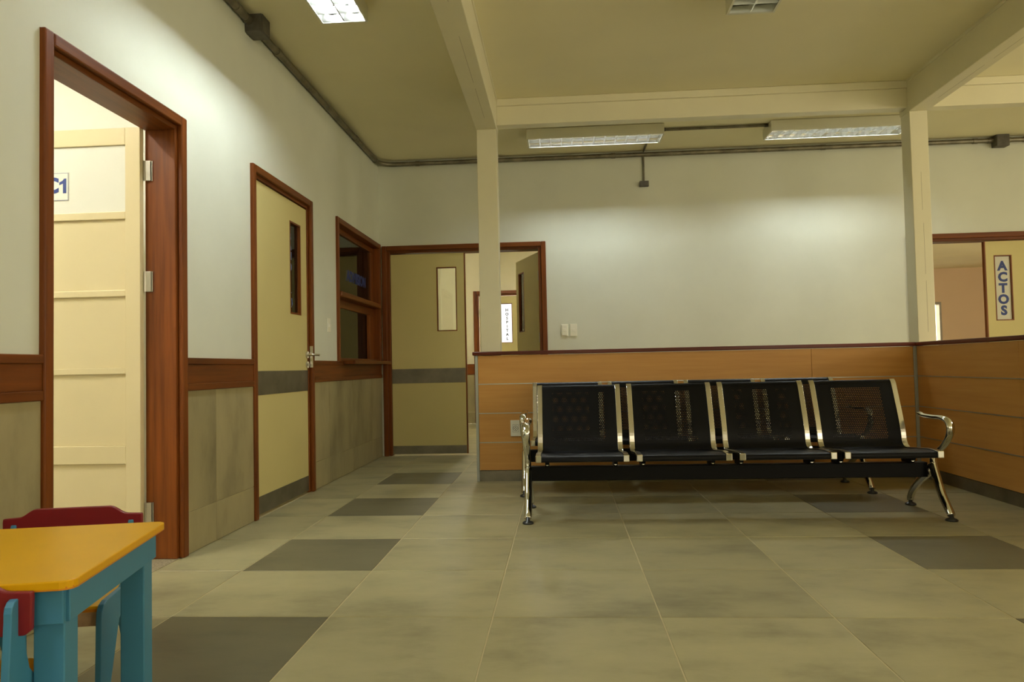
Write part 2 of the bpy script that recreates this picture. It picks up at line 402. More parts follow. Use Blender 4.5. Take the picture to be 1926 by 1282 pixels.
for z in (1.905, 1.355, .225):
    B(-.560, -.530, .7975, .8025, z-.05, z+.05).build('hinge_leaf', 'steel_l', t)
B(XL-T-.02, XL-.0, D1[0]+.06, D1[1]-.06, -.006, .0005).build('threshold', 'terrazzo', t)
# --- door 2 : closed flush door
def flush_leaf_x(t, y0, y1, x, z1, win, lock):
    m = MB(); wall_cells(y0, y1, .012, z1, [win], lambda a, b, c, d: m.box(x-.035, x, a, b, c, d))
    lf = m.build('door_leaf', 'door', t)
    wy0, wy1, wz0, wz1 = win
    for a in ((wy0, wy0+.012, wz0, wz1), (wy1-.012, wy1, wz0, wz1), (wy0+.012, wy1-.012, wz0, wz0+.012), (wy0+.012, wy1-.012, wz1-.012, wz1)):
        B(x-.037, x+.002, a[0], a[1], a[2], a[3]).build('glazing_bead', 'wood_z', lf)
    return lf
t = thing('door_2', (XL, 2.2, 0), 'closed pale yellow flush door with a narrow window and lever handle', 'door', kind=S)
frame_x(t, D2[0], D2[1], D2[3], cw=.046)
y0, y1 = D2[0]+.05, D2[1]-.05; xf = XL-.012
lf = flush_leaf_x(t, y0+.018, y1-.018, xf, 2.108, (2.335, 2.545, 1.305, 1.965), None)
B(xf-.001, xf+.0025, y0+.02, y1-.02, .753, .905).build('push_band', 'steel', lf, bevel=.001)
B(xf-.001, xf+.0025, y0+.02, y1-.02, .014, .125).build('kick_plate', 'steel', lf, bevel=.001)
gp = B(xf-.024, xf-.020, 2.347, 2.533, 1.317, 1.953).build('glass_pane', 'glass', lf)
for s_, z in (('B', 1.86), ('A', 1.79), ('Ñ', 1.72), ('O', 1.64)):
    text('window_lettering', s_, .075, Vector((xf-.0195, 2.39, z)), R_RIGHT, 'blue_dim', lf, bold=.003)
m = MB(); pth = [(xf-.0190, 2.385+.035*math.cos(a), 1.385+.035*math.sin(a)) for a in [(-200+i*20)*PI/180 for i in range(15)]]
m.sweep(pth, .0035, .001, seg=6, side=(0, 1, 0)); m.sweep([(xf-.0190, 2.38, 1.50), (xf-.0190, 2.38, 1.42), (xf-.0190, 2.41, 1.42), (xf-.0190, 2.425, 1.375)], .004, .001, seg=6)
m.sweep([(xf-.0190, 2.375, 1.46), (xf-.0190, 2.41, 1.46)], .0035, .001, seg=6)
m.build('wheelchair_symbol', 'blue_dim', lf)
B(xf-.029, xf-.026, 2.348, 2.455, 1.32, 1.705).build('notice_card', 'paper', lf, label='pale card behind the narrow window')
hd = thing('lever_handle', (xf, 2.655, 1.02), None, None); hd.parent = t; hd.location = Vector((xf, 2.655, 1.02))-Vector(t.location)
def xcyl(x0, x1, y, z, r, seg=14): return MB().sweep([(x0, y, z), (x1, y, z)], r, seg=seg)
hm = xcyl(xf, xf+.010, 2.655, 1.02, .026, 18); hm.sweep(smoothpath([(xf+.008, 2.655, 1.02), (xf+.045, 2.655, 1.02), (xf+.055, 2.67, 1.02), (xf+.056, 2.70, 1.02), (xf+.055, 2.765, 1.019)], 4), .0085, seg=10)
bpy.data.objects.remove(hd)
h = hm.build('lever_handle', 'steel_l', t, smooth=True)
kx = xcyl(xf, xf+.010, 2.655, .945, .025, 18); kx.sweep([(xf+.008, 2.655, .945), (xf+.016, 2.655, .945)], .010, seg=10); kx.build('key_rose', 'steel_l', t, smooth=True)
B(XL-.0, XL+.0232, 2.6875, 2.6925, .925, 1.085).build('strike_plate', 'steel_l', t)
for z in (1.90, 1.34, .24):
    MB().sweep([(XL+.004, y0+.008, z-.055), (XL+.004, y0+.008, z+.055)], .008, seg=10).build('hinge', 'steel_l', t, smooth=True)
# --- admission window
t = thing('window_1', (XL, 4.08, .95), 'dark wood admission window with blue lettering and a sliding lower pane', 'window', kind=S)
a0, a1, z0, z1 = WN
B(XL-.12, XL+.02, a0, a0+.045, z0, z1).build('frame_post', 'wood_z', t, bevel=.004)
B(XL-.12, XL+.02, a1-.06, a1-.001, z0, z1).build('frame_post', 'wood_z', t, bevel=.004)
B(XL-.12, XL+.02, a0+.045, a1-.06, z1-.05, z1).build('frame_head', 'wood_y', t, bevel=.006)
B(XL-.12, XL+.004, a0+.045, a1-.06, z0, z0+.05).build('frame_bottom', 'wood_y', t, bevel=.004)
B(XL-.10, XL+.035, a0+.045, a1-.06, 1.525, 1.575).build('transom', 'wood_y', t, bevel=.01)
B(XL-.085, XL-.05, a0+.046, a1-.06, z1-.10, z1-.05).build('sash_rail', 'wood_y', t, bevel=.003)
B(XL-.085, XL-.05, a0+.046, a1-.06, 1.45, 1.525).build('sash_rail', 'wood_y', t, bevel=.003)
for za, zb in ((z0+.05, 1.45), (1.575, z1-.10)):
    B(XL-.085, XL-.05, a1-.15, a1-.06, za, zb).build('sash_stile', 'wood_z', t, bevel=.003)
    B(XL-.062, XL-.03, a1-.30, a1-.22, za, zb).build('sash_stile', 'wood_z', t, bevel=.003) if za < 1.2 else None
    B(XL-.069, XL-.065, a0+.046, a1-.15, za, zb).build('glass_pane', 'glass_y', t)
text('window_lettering', 'ADMISION', .135, Vector((XL-.0645, 4.20, 1.765)), R_RIGHT, 'blue_ink', t, bold=.006)
B(XL-.01, XL+.12, a0+.12, a1-.002, z0-.004, z0+.028).build('sill_board', 'wood_y', t, bevel=.004)
# --- door 3 : double door at the back
def frame_y(t, x0, x1, zt, cw=.05, yb=YB, depth=T, front=-1):
    for a, b in ((x0, x0+cw), (x1-cw, x1)):
        B(a, b, yb-.022, yb+.005, 0, zt).build('casing', 'wood_z', t, bevel=.006)
    B(x0+cw, x1-cw, yb-.022, yb+.005, zt-cw, zt).build('head_casing', 'wood_x', t, bevel=.006)
    for a, b in ((x0+cw*.35, x0+cw+.03), (x1-cw-.03, x1-cw*.35)):
        B(a, b, yb+.004, yb+depth+.01, 0, zt-cw*.4).build('jamb', 'wood_z', t, bevel=.004)
    B(x0+cw+.03, x1-cw-.03, yb+.004, yb+depth+.01, zt-cw-.025, zt-cw*.4).build('head_jamb', 'wood_x', t, bevel=.004)
def leaf_y(t, x0, x1, z1, win, band=(.748, .898), kick=(.016, .10), y=YB+.03, edge=None):
    m = MB(); wall_cells(x0, x1, .014, z1, [win], lambda a, b, c, d: m.box(a, b, y, y+.036, c, d))
    lf = m.build('door_leaf', 'door', t)
    w0, w1, v0, v1 = win
    for a in ((w0, w0+.010, v0, v1), (w1-.010, w1, v0, v1), (w0+.01, w1-.01, v0, v0+.010), (w0+.01, w1-.01, v1-.010, v1)):
        B(a[0], a[1], y-.002, y+.038, a[2], a[3]).build('glazing_bead', 'wood_z', lf)
    B(w0+.01, w1-.01, y+.016, y+.020, v0+.01, v1-.01).build('glass_pane', 'glass', lf)
    if band: B(x0+.002, x1-.002, y-.0025, y+.001, *band).build('push_band', 'steel', lf)
    if kick: B(x0+.002, x1-.002, y-.0025, y+.001, *kick).build('kick_plate', 'steel', lf)
    if edge: B(x1, x1+.012, y-.001, y+.037, .014, z1).build('edge_strip', 'wood_z', lf)
    return lf
t = thing('door_3', (.48, YB, 0), 'pale yellow double door to the corridor with its right leaf open', 'door', kind=S)
frame_y(t, D3[0], D3[1], D3[3])
leaf_y(t, -.296, .478, 2.098, (.188, .398, 1.285, 1.955), edge=True)
HX = 1.25
n0 = set(o.name for o in COL.objects)
lf2 = leaf_y(t, HX-.774, HX, 2.098, (HX-.69, HX-.49, 1.285, 1.955))
Mr = Matrix.Translation((HX, YB+.14, 0)) @ Matrix.Rotation(-69*PI/180, 4, 'Z') @ Matrix.Translation((-HX, -(YB+.03), 0))
for o in COL.objects:
    if o.name not in n0 and o.type == 'MESH': o.data.transform(Mr)
for z in (1.85, 1.2, .25): MB().sweep([(HX+.002, YB+.13, z-.05), (HX+.002, YB+.13, z+.05)], .008, seg=8).build('hinge', 'steel_l', t, smooth=True)
# --- door 4 : assembly room double door
t = thing('door_4', (5.7, YB, 0), 'pale yellow double door lettered ACTOS beyond the right partition', 'door', kind=S)
frame_y(t, D4[0], D4[1], D4[3])
lf = leaf_y(t, 5.705, 6.42, 2.045, (5.782, 5.952, 1.255, 1.905), edge=False)
B(5.692, 5.705, YB+.029, YB+.067, .014, 2.045).build('edge_strip', 'wood_z', lf)
B(5.794, 5.940, YB+.0458, YB+.0466, 1.268, 1.893).build('sign_film', 'paper', lf, label='white film with blue vertical letters')
for k, ch in enumerate('ACTOS'):
    text('sign_lettering', ch, .125, Vector((5.868, YB+.0445, 1.795-.111*k)), R_FRONT, 'blue_ink', lf, bold=.006)
n0 = set(o.name for o in COL.objects)
leaf_y(t, 5.01, 5.69, 2.045, (5.45, 5.61, 1.255, 1.905))
Mr = Matrix.Translation((5.01, YB+.14, 0)) @ Matrix.Rotation(92*PI/180, 4, 'Z') @ Matrix.Translation((-5.01, -(YB+.03), 0))
for o in COL.objects:
    if o.name not in n0 and o.type == 'MESH': o.data.transform(Mr)

# ------------------------------------------------------------------ rooms beyond
def room(nm, x0, x1, y0, y1, zc, mat, floor_mat, lab, north=None, skip=(), ceil='ceil'):
    B(x0, x1, y0, y1, -.12, -.0022).build('floor', floor_mat, kind=S, label='floor of the '+lab, cat='floor')
    B(x0-.1, x1+.1, y0, y1+.1, zc, zc+.1).build('ceiling', ceil, kind=S, label='ceiling of the '+lab, cat='ceiling')
    if 'w' not in skip: B(x0-.1, x0, y0, y1, 0, zc).build('wall_left', mat, kind=S, label='left wall of the '+lab, cat='wall')
    if 'e' not in skip: B(x1, x1+.1, y0, y1, 0, zc).build('wall_right', mat, kind=S, label='right wall of the '+lab, cat='wall')
    if 's' not in skip: B(x0, x1, y0-.1, y0, 0, zc).build('wall_front', mat, kind=S, label='near wall of the '+lab, cat='wall')
    if 'n' not in skip:
        m = MB(); wall_cells(x0, x1, 0, zc, north or [], lambda a, b, c, d: m.box(a, b, y1, y1+.1, c, d))
        return m.build('wall_back', mat, kind=S, label='far wall of the '+lab, cat='wall')
room('c', -4.0, XL-T, -2.6, 1.35, 3.07, 'white_room', 'terrazzo', 'bright consulting room behind the C1 door', skip=('e',))
room('b', -2.6, XL-T, 1.56, 2.95, 3.07, 'white_room', 'plainfloor', 'small room behind the closed flush door', skip=('e',))
room('a', -3.4, XL-T, 3.06, 6.6, 3.07, 'cream_wall', 'plainfloor', 'admission office', skip=('e',))
B(XL-T, XL-T+.1, YB+T, 6.6, 0, 3.07).build('wall_right', 'cream_wall', kind=S, label='right wall of the admission office', cat='wall')
DH = (.075, 1.16, 0, 2.13)
cw = room('h', XL-T+.1, 3.2, YB+T, 9.0, 2.95, 'cream_wall', 'grout', 'bright corridor beyond the double door', north=[DH], skip=('s',))
cf = [o for o in COL.objects if o.get('label') == 'floor of the bright corridor beyond the double door'][0]
for j in range(8, 15):
    for i in range(-1, 2):
        x0, x1 = max(i*TS, -.41), (i+1)*TS; a, b = max(j*TS, YB+T), j*TS+TS
        tile(x0+G/2, x1-G/2, a+G/2, b-G/2, 'tile', cf)
# corridor rail, wall tile and the hospital door
t = thing('trim_4', (-.1, 9, .78), 'reddish wood rail on the far corridor wall', 'rail', kind=S)
B(-.4, .072, 8.98, 9.0, .785, .955).build('board', 'wood_x', t, bevel=.003)
for z0, z1 in ((.003, .18), (.183, .783)): B(-.4, .072, 8.99, 9.0, z0, z1).build('wall_tile', 'wtile', cw)
t = thing('door_5', (.5, 9, 0), 'pale yellow door at the end of the corridor lettered HOSPITAL', 'door', kind=S)
frame_y(t, DH[0], DH[1], DH[3], cw=.055, yb=9.0, depth=.1)
lf = leaf_y(t, .165, 1.07, 2.045, (.50, .70, 1.285, 1.925), band=None, kick=(.016, .1), y=9.03)
for ch in lf.children:
    if ch.name.startswith('glass_pane'): ch.data.materials.clear(); ch.data.materials.append(MT['glass_dimmed'])
for k, ch in enumerate('HOSPITAL'):
    text('window_lettering', ch, .062, Vector((.612, 9.044, 1.815-.066*k)), R_FRONT, 'grey_ink', lf, bold=.0025)
for z in (1.78, 1.05): B(.158, .172, 8.995, 9.03, z-.06, z+.06).build('hinge', 'steel_l', t)
# assembly room
room('s', 4.55, 11.2, YB+T, 12.5, 2.70, 'pink_wall', 'plainfloor', 'assembly room beyond the right door', north=[(8.80, 9.13, 0, 2.02)], skip=('s',))
t = thing('door_6', (8.96, 12.5, 0), 'bright doorway in the far wall of the assembly room', 'door', kind=S)
B(9.09, 9.13, 12.48, 12.62, 0, 2.02).build('jamb', 'steel', t); B(8.80, 8.84, 12.48, 12.62, 0, 2.02).build('jamb', 'steel', t)
B(8.84, 9.09, 12.48, 12.62, 1.97, 2.02).build('head_jamb', 'steel', t)
B(8.84, 9.09, 12.56, 12.60, .012, 1.25).build('half_door', 'sign', t)

# ================================================================== PARTITION
def partition(name, along, u0, u1, f0, f1, joints, lab):
    """low screen of laminate panels; along x or y, face at f0, back at f1"""
    def bx(a, b, c, d, z0, z1): return B(a, b, c, d, z0, z1) if along == 'x' else B(c, d, a, b, z0, z1)
    loc = ((u0+u1)/2, (f0+f1)/2, 0) if along == 'x' else ((f0+f1)/2, (u0+u1)/2, 0)
    t = thing(name, loc, lab, 'partition')
    mat = 'beech_x' if along == 'x' else 'beech_y'
    zs = [.085, .305, .535, .765, .992]; us = [u0]+joints+[u1]
    for a, b in zip(us, us[1:]):
        for z0, z1 in zip(zs, zs[1:]):
            bx(a+.001, b-.001, f0, f1, z0+.0025, z1-.0025).build('panel', mat, t, bevel=.0015)
    for z in zs[1:-1]: bx(u0, u1, f0-.003, f1+.003, z-.0035, z+.0035).build('joint_strip', 'alu', t)
    bx(u0, u1, f0+.004, f1-.004, 0, .083).build('kick_board', 'steel', t)
    return t
YP = 3.09; XP = 4.17
pa = partition('partition_screen', 'x', .808, XP-.022, YP, YP+.05, [3.39], 'beech laminate low partition behind the two benches')
B(.785, .8075, YP-.004, YP+.054, .0, .992).build('end_post', 'alu_paint', pa, bevel=.002)
B(XP-.0215, XP+.054, YP-.006, YP+.06, .0, .992).build('corner_post', 'alu_paint', pa, bevel=.002)
B(.768, XP-.012, YP-.022, YP+.072, .993, 1.022).build('cap_rail', 'cap', pa, bevel=.005)
MT['cap_y'] = wood('dark red cap wood lengthwise', (.075, .014, .006), (.17, .032, .012), 'y', .3)
pb = partition('partition_screen', 'y', .55, YP-.007, XP, XP+.05, [1.85], 'beech laminate low partition on the right coming towards the viewer')
B(XP-.004, XP+.054, .528, .5495, 0, .992).build('end_post', 'alu_paint', pb, bevel=.002)
B(XP-.011, XP+.072, .51, YP+.072, .993, 1.022).build('cap_rail', 'cap_y', pb, bevel=.005)

# ================================================================== LIGHT FITTINGS
def fixture(x, y, zb, along, tube, lab, h=.09, flush=False, L=1.25, Wd=.285):
    t = thing('fluorescent_fixture', (x, y, zb), lab, 'ceiling light', 'louvred fluorescent ceiling lights', local=True)
    if along == 'y': t.rotation_euler = (0, 0, PI/2)
    l, w = L/2, Wd/2; e = .004
    m = MB().box(-l, l, -w, w, h-e, h)
    for a in ((-l, -l+e, -w, w), (l-e, l, -w, w)): m.box(*a, 0, h-e)
    for a in ((-l+e, l-e, -w, -w+e), (-l+e, l-e, w-e, w)): m.box(*a, 0, h-e)
    m.build('housing', 'fixture', t)
    r = .013; m = MB()
    for a in ((-l, l, -w, -w+r), (-l, l, w-r, w), (-l, -l+r, -w+r, w-r), (l-r, l, -w+r, w-r)): m.box(*a, -.003, .0)
    m.build('rim', 'fixture', t)
    zi = h-.012
    # curved mirror reflectors: both flanks of each lamp lane
    m = MB(); N = 6
    def strip(y0, y1):
        # parabola-like from the rim (y0, .003) to the crown (y1, zi)
        pr = [(y0+(y1-y0)*(k/N)**2.0, .003+(zi-.003)*(k/N)) for k in range(N+1)]
        vs = [(-l+.013, a, b) for a, b in pr]+[(l-.013, a, b) for a, b in pr]
        m.add(vs, [(k, k+1, N+2+k, N+1+k) for k in range(N)])
    strip(-w+r, -w+.045); strip(w-r, w-.045); strip(-.004, -.036); strip(.004, .036)
    m.box(-l+.013, l-.013, -w+.04, -.03, zi, zi+.002); m.box(-l+.013, l-.013, .03, w-.04, zi, zi+.002)
    m.box(-l+.013, l-.013, -.004, .004, .002, .004)
    m.build('reflector', 'mirror', t, smooth=True)
    bm = MB().prism([(-.0012, .001), (.0012, .001), (.007, .046), (-.007, .046)], 'y', -w+r, w-r)
    me = MB()
    for k in range(4): pass
    def V(p): return (p[0], p[1])
    poly = [(-.0012, .001), (.0012, .001), (.007, .040), (-.007, .040)]
    bme = MB().prism(poly, 'y', -w+r, w-r).mesh('louvre_blade', 'blade')
    for k in range(13):
        o = link('louvre_blade', bme, t); o.location.x = -l+.013+(2*l-.026)*k/12
    tm = MB().sweep([(-l+.045, 0, 0), (l-.045, 0, 0)], .013, seg=12).mesh('tube', tube)
    tm.polygons.foreach_set('use_smooth', [True]*len(tm.polygons))
    cm = MB().sweep([(-.0135, 0, 0), (.0135, 0, 0)], .0135, seg=10).mesh('tube_cap', 'tube_cap')
    for s in (-1, 1):
        o = link('tube', tm, t); o.location = (0, s*.07, .058); 
        for e_ in (-1, 1): c = link('tube_cap', cm, o); c.location.x = e_*(l-.0315)
    return t
fixture(.215, .965, 2.99, 'y', 'tube_on', 'lit louvred fluorescent light above the open C1 door at the top edge')
fixture(1.825, 4.09, 2.985, 'x', 'tube_back', 'louvred fluorescent light on the ceiling above the back wall nearest the double door')
fixture(4.04, 4.14, 2.985, 'x', 'tube_back', 'brightly lit louvred fluorescent light beside the corner column')
fixture(2.650, 1.12, 2.99, 'y', 'tube_off', 'unlit louvred fluorescent light at the top edge above the benches')
fixture(.215, -2.6, 2.99, 'y', 'tube_on', 'added unseen louvred fluorescent light behind the viewer on the left')  # out-of-view fitting added as extra light for the hall
fixture(2.675, -2.6, 2.99, 'y', 'tube_off', 'unlit louvred fluorescent light behind the viewer in the middle bay')
fixture(6.4, .8, 2.99, 'x', 'tube_on', 'added unseen louvred fluorescent light over the bay right of the partition')  # unseen, added to throw light over the right partition
fixture(6.4, -2.6, 2.99, 'x', 'tube_on', 'added unseen louvred fluorescent light over the right bay nearer the viewer')  # unseen, added for more downlight on the hall floor
def fill_batten(x, y, zt, along, lab):  # bare tubes added out of view to brighten consulting room and corridor
    t = thing('fill_batten_light', (x, y, zt), lab, 'ceiling light', 'added bare tube fill lights of the side rooms', local=True)
    if along == 'y': t.rotation_euler = (0, 0, PI/2)
    B(-.62, .62, -.05, .05, -.045, 0).build('housing', 'fixture', t, bevel=.006)
    tm = MB().sweep([(-.58, 0, 0), (.58, 0, 0)], .014, seg=12).mesh('tube', 'tube_bright_fill'); em = B(-.012, .012, -.02, .02, -.07, -.045).mesh('lamp_holder', 'plastic')
    for s in (-1, 1): o = link('tube', tm, t); o.location = (0, s*.032, -.068); h_ = link('lamp_holder', em, t); h_.location.x = s*.60
fill_batten(-2.2, -.2, 3.07, 'x', 'added bare tube fill light inside the consulting room further in')
fill_batten(-1.4, -.9, 3.07, 'y', 'added bare tube fill light inside the consulting room near its door')
fill_batten(.55, 6.9, 2.95, 'y', 'added bare tube fill light inside the corridor')
fixture(7.0, 8.0, 2.605, 'x', 'tube_warm_fill', 'added unseen fluorescent light inside the assembly room')  # out-of-view lamp added to brighten the far beige wall
fixture(-1.4, 2.2, 2.975, 'y', 'tube_dim_fill', 'added unseen fluorescent light inside the small room behind the closed door')  # unseen lamp added to lighten the narrow door window
fixture(-1.9, 4.6, 2.975, 'x', 'tube_dim_fill', 'added unseen fluorescent light inside the admission office')  # unseen lamp added so the office glass is not black

# ================================================================== CONDUIT AND SMALL FITTINGS
ZK, RK = 3.040, .023
xk, yk = XL+RK+.004, YB-RK-.004
t = thing('conduit_pipe', (XL, 2, ZK), 'thick grey metal conduit along the top of the left and back walls', 'conduit')
pts = [(xk, 1.724, ZK), (xk, yk-.16, ZK)]+[(xk+.16-.16*math.cos(a), yk-.16+.16*math.sin(a), ZK) for a in [i*PI/12 for i in range(1, 6)]]+[(xk+.16, yk, ZK), (5.787, yk, ZK)]
for pp in ([(xk, YF+.05, ZK), (xk, 1.596, ZK)], pts, [(5.913, yk, ZK), (XR-.02, yk, ZK)]): MB().sweep(pp, RK, seg=14).build('pipe', 'zinc', t, smooth=True)
for p, d in (((xk, 2.05, ZK), 'y'), ((xk, 1.44, ZK), 'y'), ((xk, 1.574, ZK), 'y'), ((xk, 1.746, ZK), 'y'), ((xk, 3.9, ZK), 'y'), ((xk, yk-.17, ZK), 'y'), ((.02, yk, ZK), 'x'), ((2.05, yk, ZK), 'x'), ((4.15, yk, ZK), 'x'), ((5.62, yk, ZK), 'x'), ((6.1, yk, ZK), 'x'), ((5.764, yk, ZK), 'x'), ((5.936, yk, ZK), 'x')):
    q = Vector(p); e = Vector((.022, 0, 0)) if d == 'x' else Vector((0, .022, 0))
    MB().sweep([q-e, q+e], RK+.004, seg=14).build('coupling', 'zinc', t, smooth=True)
def jbox(name, c, sx, sy, sz, lab, nips, bev=.006):
    x, y, z = c; t = thing(name, c, lab, 'junction box')
    B(x-sx, x+sx, y-sy, y+sy, z-sz, z+sz).build('box_body', 'zinc_d', t, bevel=bev)
    return t
b = jbox('junction_box', (XL+.055, 1.66, ZK-.012), .052, .062, .058, 'square cast conduit box on the left wall above the doors', None)
B(XL+.108, XL+.111, 1.604, 1.716, ZK-.064, ZK+.04).build('cover', 'zinc_d', b, bevel=.002)
b = jbox('junction_box', (5.85, YB-.05, ZK-.045+.03), .062, .046, .058, 'square cast conduit box high on the back wall above the ACTOS door', None)
B(5.793, 5.907, YB-.099, YB-.0965, ZK-.067, ZK+.037).build('cover', 'zinc_d', b, bevel=.002)
t = thing('conduit_pipe', (2.36, YB-.01, 2.76), 'thin vertical conduit dropping down the back wall to a small box', 'conduit')
MB().sweep([(2.357, YB-.012, 2.765), (2.357, YB-.012, ZK-RK)], .010, seg=10).build('pipe', 'zinc', t, smooth=True)
b = jbox('outlet_box', (2.357, YB-.022, 2.738), .046, .021, .028, 'small metal outlet box hanging under the thin vertical conduit', None, .004)
t = thing('conduit_pipe', (2.36, 4.5, ZC-.014), 'short thin ceiling conduit from the back wall to the nearest light', 'conduit')
MB().sweep([(2.357, 4.24, ZC-.014), (2.357, yk-RK-.002, ZC-.014)], .010, seg=10).build('pipe', 'zinc', t, smooth=True)
t = thing('conduit_pipe', (2.9, 4.1, ZC-.016), 'thin ceiling conduit joining the two back lights', 'conduit')
MB().sweep([(2.452, 4.10, ZC-.016), (3.414, 4.10, ZC-.016)], .013, seg=10).build('pipe', 'zinc', t, smooth=True)
for x in (2.47, 3.395): MB().sweep([(x-.014, 4.10, ZC-.016), (x+.014, 4.10, ZC-.016)], .0155, seg=10).build('coupling', 'zinc_d', t, smooth=True)
# switches on the back wall
def switch_y(x, z, w, hh, lab, worn=False):
    t = thing('light_switch', (x, YB, z), lab, 'switch')
    B(x-w, x+w, YB-.011, YB, z-hh, z+hh).build('plate', 'plastic', t, bevel=.003)
    B(x-w*.45, x+w*.45, YB-(.024 if worn else .016), YB-.009, z-hh*.22, z+hh*.22).build('rocker', 'plastic', t, bevel=.002)
    if worn: B(x-w*.8, x+w*.8, YB-.019, YB-.009, z-hh*.88, z+hh*.88).build('raised_cover', 'plastic', t, bevel=.006)
switch_y(1.512, 1.262, .036, .062, 'ivory wall switch under a clear cover right of the double door', True)
switch_y(1.602, 1.262, .036, .062, 'plain ivory wall switch next to the covered switch')
t = thing('light_switch', (XL, 3.135, 1.27), 'tall ivory switch on the left wall beside the admission window', 'switch')
B(XL, XL+.009, 3.095, 3.165, 1.21, 1.325).build('plate', 'plastic', t, bevel=.003)
B(XL+.009, XL+.016, 3.11, 3.15, 1.245, 1.275).build('rocker', 'plastic', t, bevel=.002)
# socket on the partition
t = thing('power_socket', (1.098, YP, .414), 'ivory power socket on the beech partition beside the bench', 'socket')
B(1.058, 1.138, YP-.009, YP, .352, .478).build('plate', 'plastic', t, bevel=.003)
B(1.075, 1.121, YP-.0105, YP-.009, .385, .445).build('insert_border', 'plastic_d', t)
B(1.0765, 1.1195, YP-.0115, YP-.010, .3865, .4435).build('insert', 'plastic', t)
MB().sweep([(1.098, YP-.0121, .415), (1.098, YP-.011, .415)], .020, seg=20).build('socket_well', 'plastic_d', t)
MB().sweep([(1.098, YP-.0125, .415), (1.098, YP-.0118, .415)], .0175, seg=20).build('socket_face', 'plastic', t)
for dx, dz in ((-.008, 0), (.008, 0), (0, .008), (0, -.009)): MB().sweep([(1.098+dx, YP-.013, .415+dz), (1.098+dx, YP-.0122, .415+dz)], .0036, seg=8).build('pin_hole', 'plastic_d', t)

# ================================================================== BENCHES
def resample(pts, step):
    P = [Vector((0, *p)) for p in pts]; P = smoothpath(P, 10); L = [0]
    for a, b_ in zip(P, P[1:]): L.append(L[-1]+(b_-a).length)
    n = max(2, round(L[-1]/step)); out = []; k = 0
    for i in range(n+1):
        s = L[-1]*i/n
        while k < len(L)-2 and L[k+1] < s: k += 1
        f = (s-L[k])/max(1e-9, L[k+1]-L[k]); out.append(P[k].lerp(P[k+1], f))
    return out
SEAT = [(-.287, .352), (-.285, .372), (-.268, .384), (-.18, .386), (-.05, .376), (.06, .366), (.105, .372)]
BACK = [(.105, .372), (.132, .405), (.147, .475), (.175, .56), (.212, .655), (.238, .722), (.252, .752), (.272, .770), (.292, .766)]
def sheet(prof, hx, holes=None, pitch=.011, r=.0027):
    """curved steel sheet; rows of staggered round holes between the given rows"""
    rows = resample(prof, pitch); m = MB(); n = len(rows)
    for i in range(n-1):
        a, b_ = rows[i], rows[i+1]
        def P(x, f): q = a.lerp(b_, f); return (x, q.y, q.z)
        if not holes or not (holes[0] <= i/(n-1) <= holes[1]):
            m.add([P(-hx, 0), P(hx, 0), P(hx, 1), P(-hx, 1)], [(0, 1, 2, 3)]); continue
        mg = .075; x0 = -hx+mg+(pitch/2 if i % 2 else 0); nc = int((2*hx-2*mg)/pitch)-(1 if i % 2 else 0)
        m.add([P(-hx, 0), P(x0, 0), P(x0, 1), P(-hx, 1)], [(0, 1, 2, 3)])
        xe = x0+nc*pitch; m.add([P(xe, 0), P(hx, 0), P(hx, 1), P(xe, 1)], [(0, 1, 2, 3)])
        for c in range(nc):
            xa = x0+c*pitch; xc = xa+pitch/2; k = r/pitch
            out = [(xa, 0), (xc, 0), (xa+pitch, 0), (xa+pitch, .5), (xa+pitch, 1), (xc, 1), (xa, 1), (xa, .5)]
            inn = [(xc+r*math.cos(t_), .5+k*math.sin(t_)) for t_ in [(-135+45*q)*PI/180 for q in range(8)]]
            m.add([P(*p) for p in out]+[P(*p) for p in inn], [(q, (q+1) % 8, 8+(q+1) % 8, 8+q) for q in range(8)])
    return m
SW, PIT = .525, .568
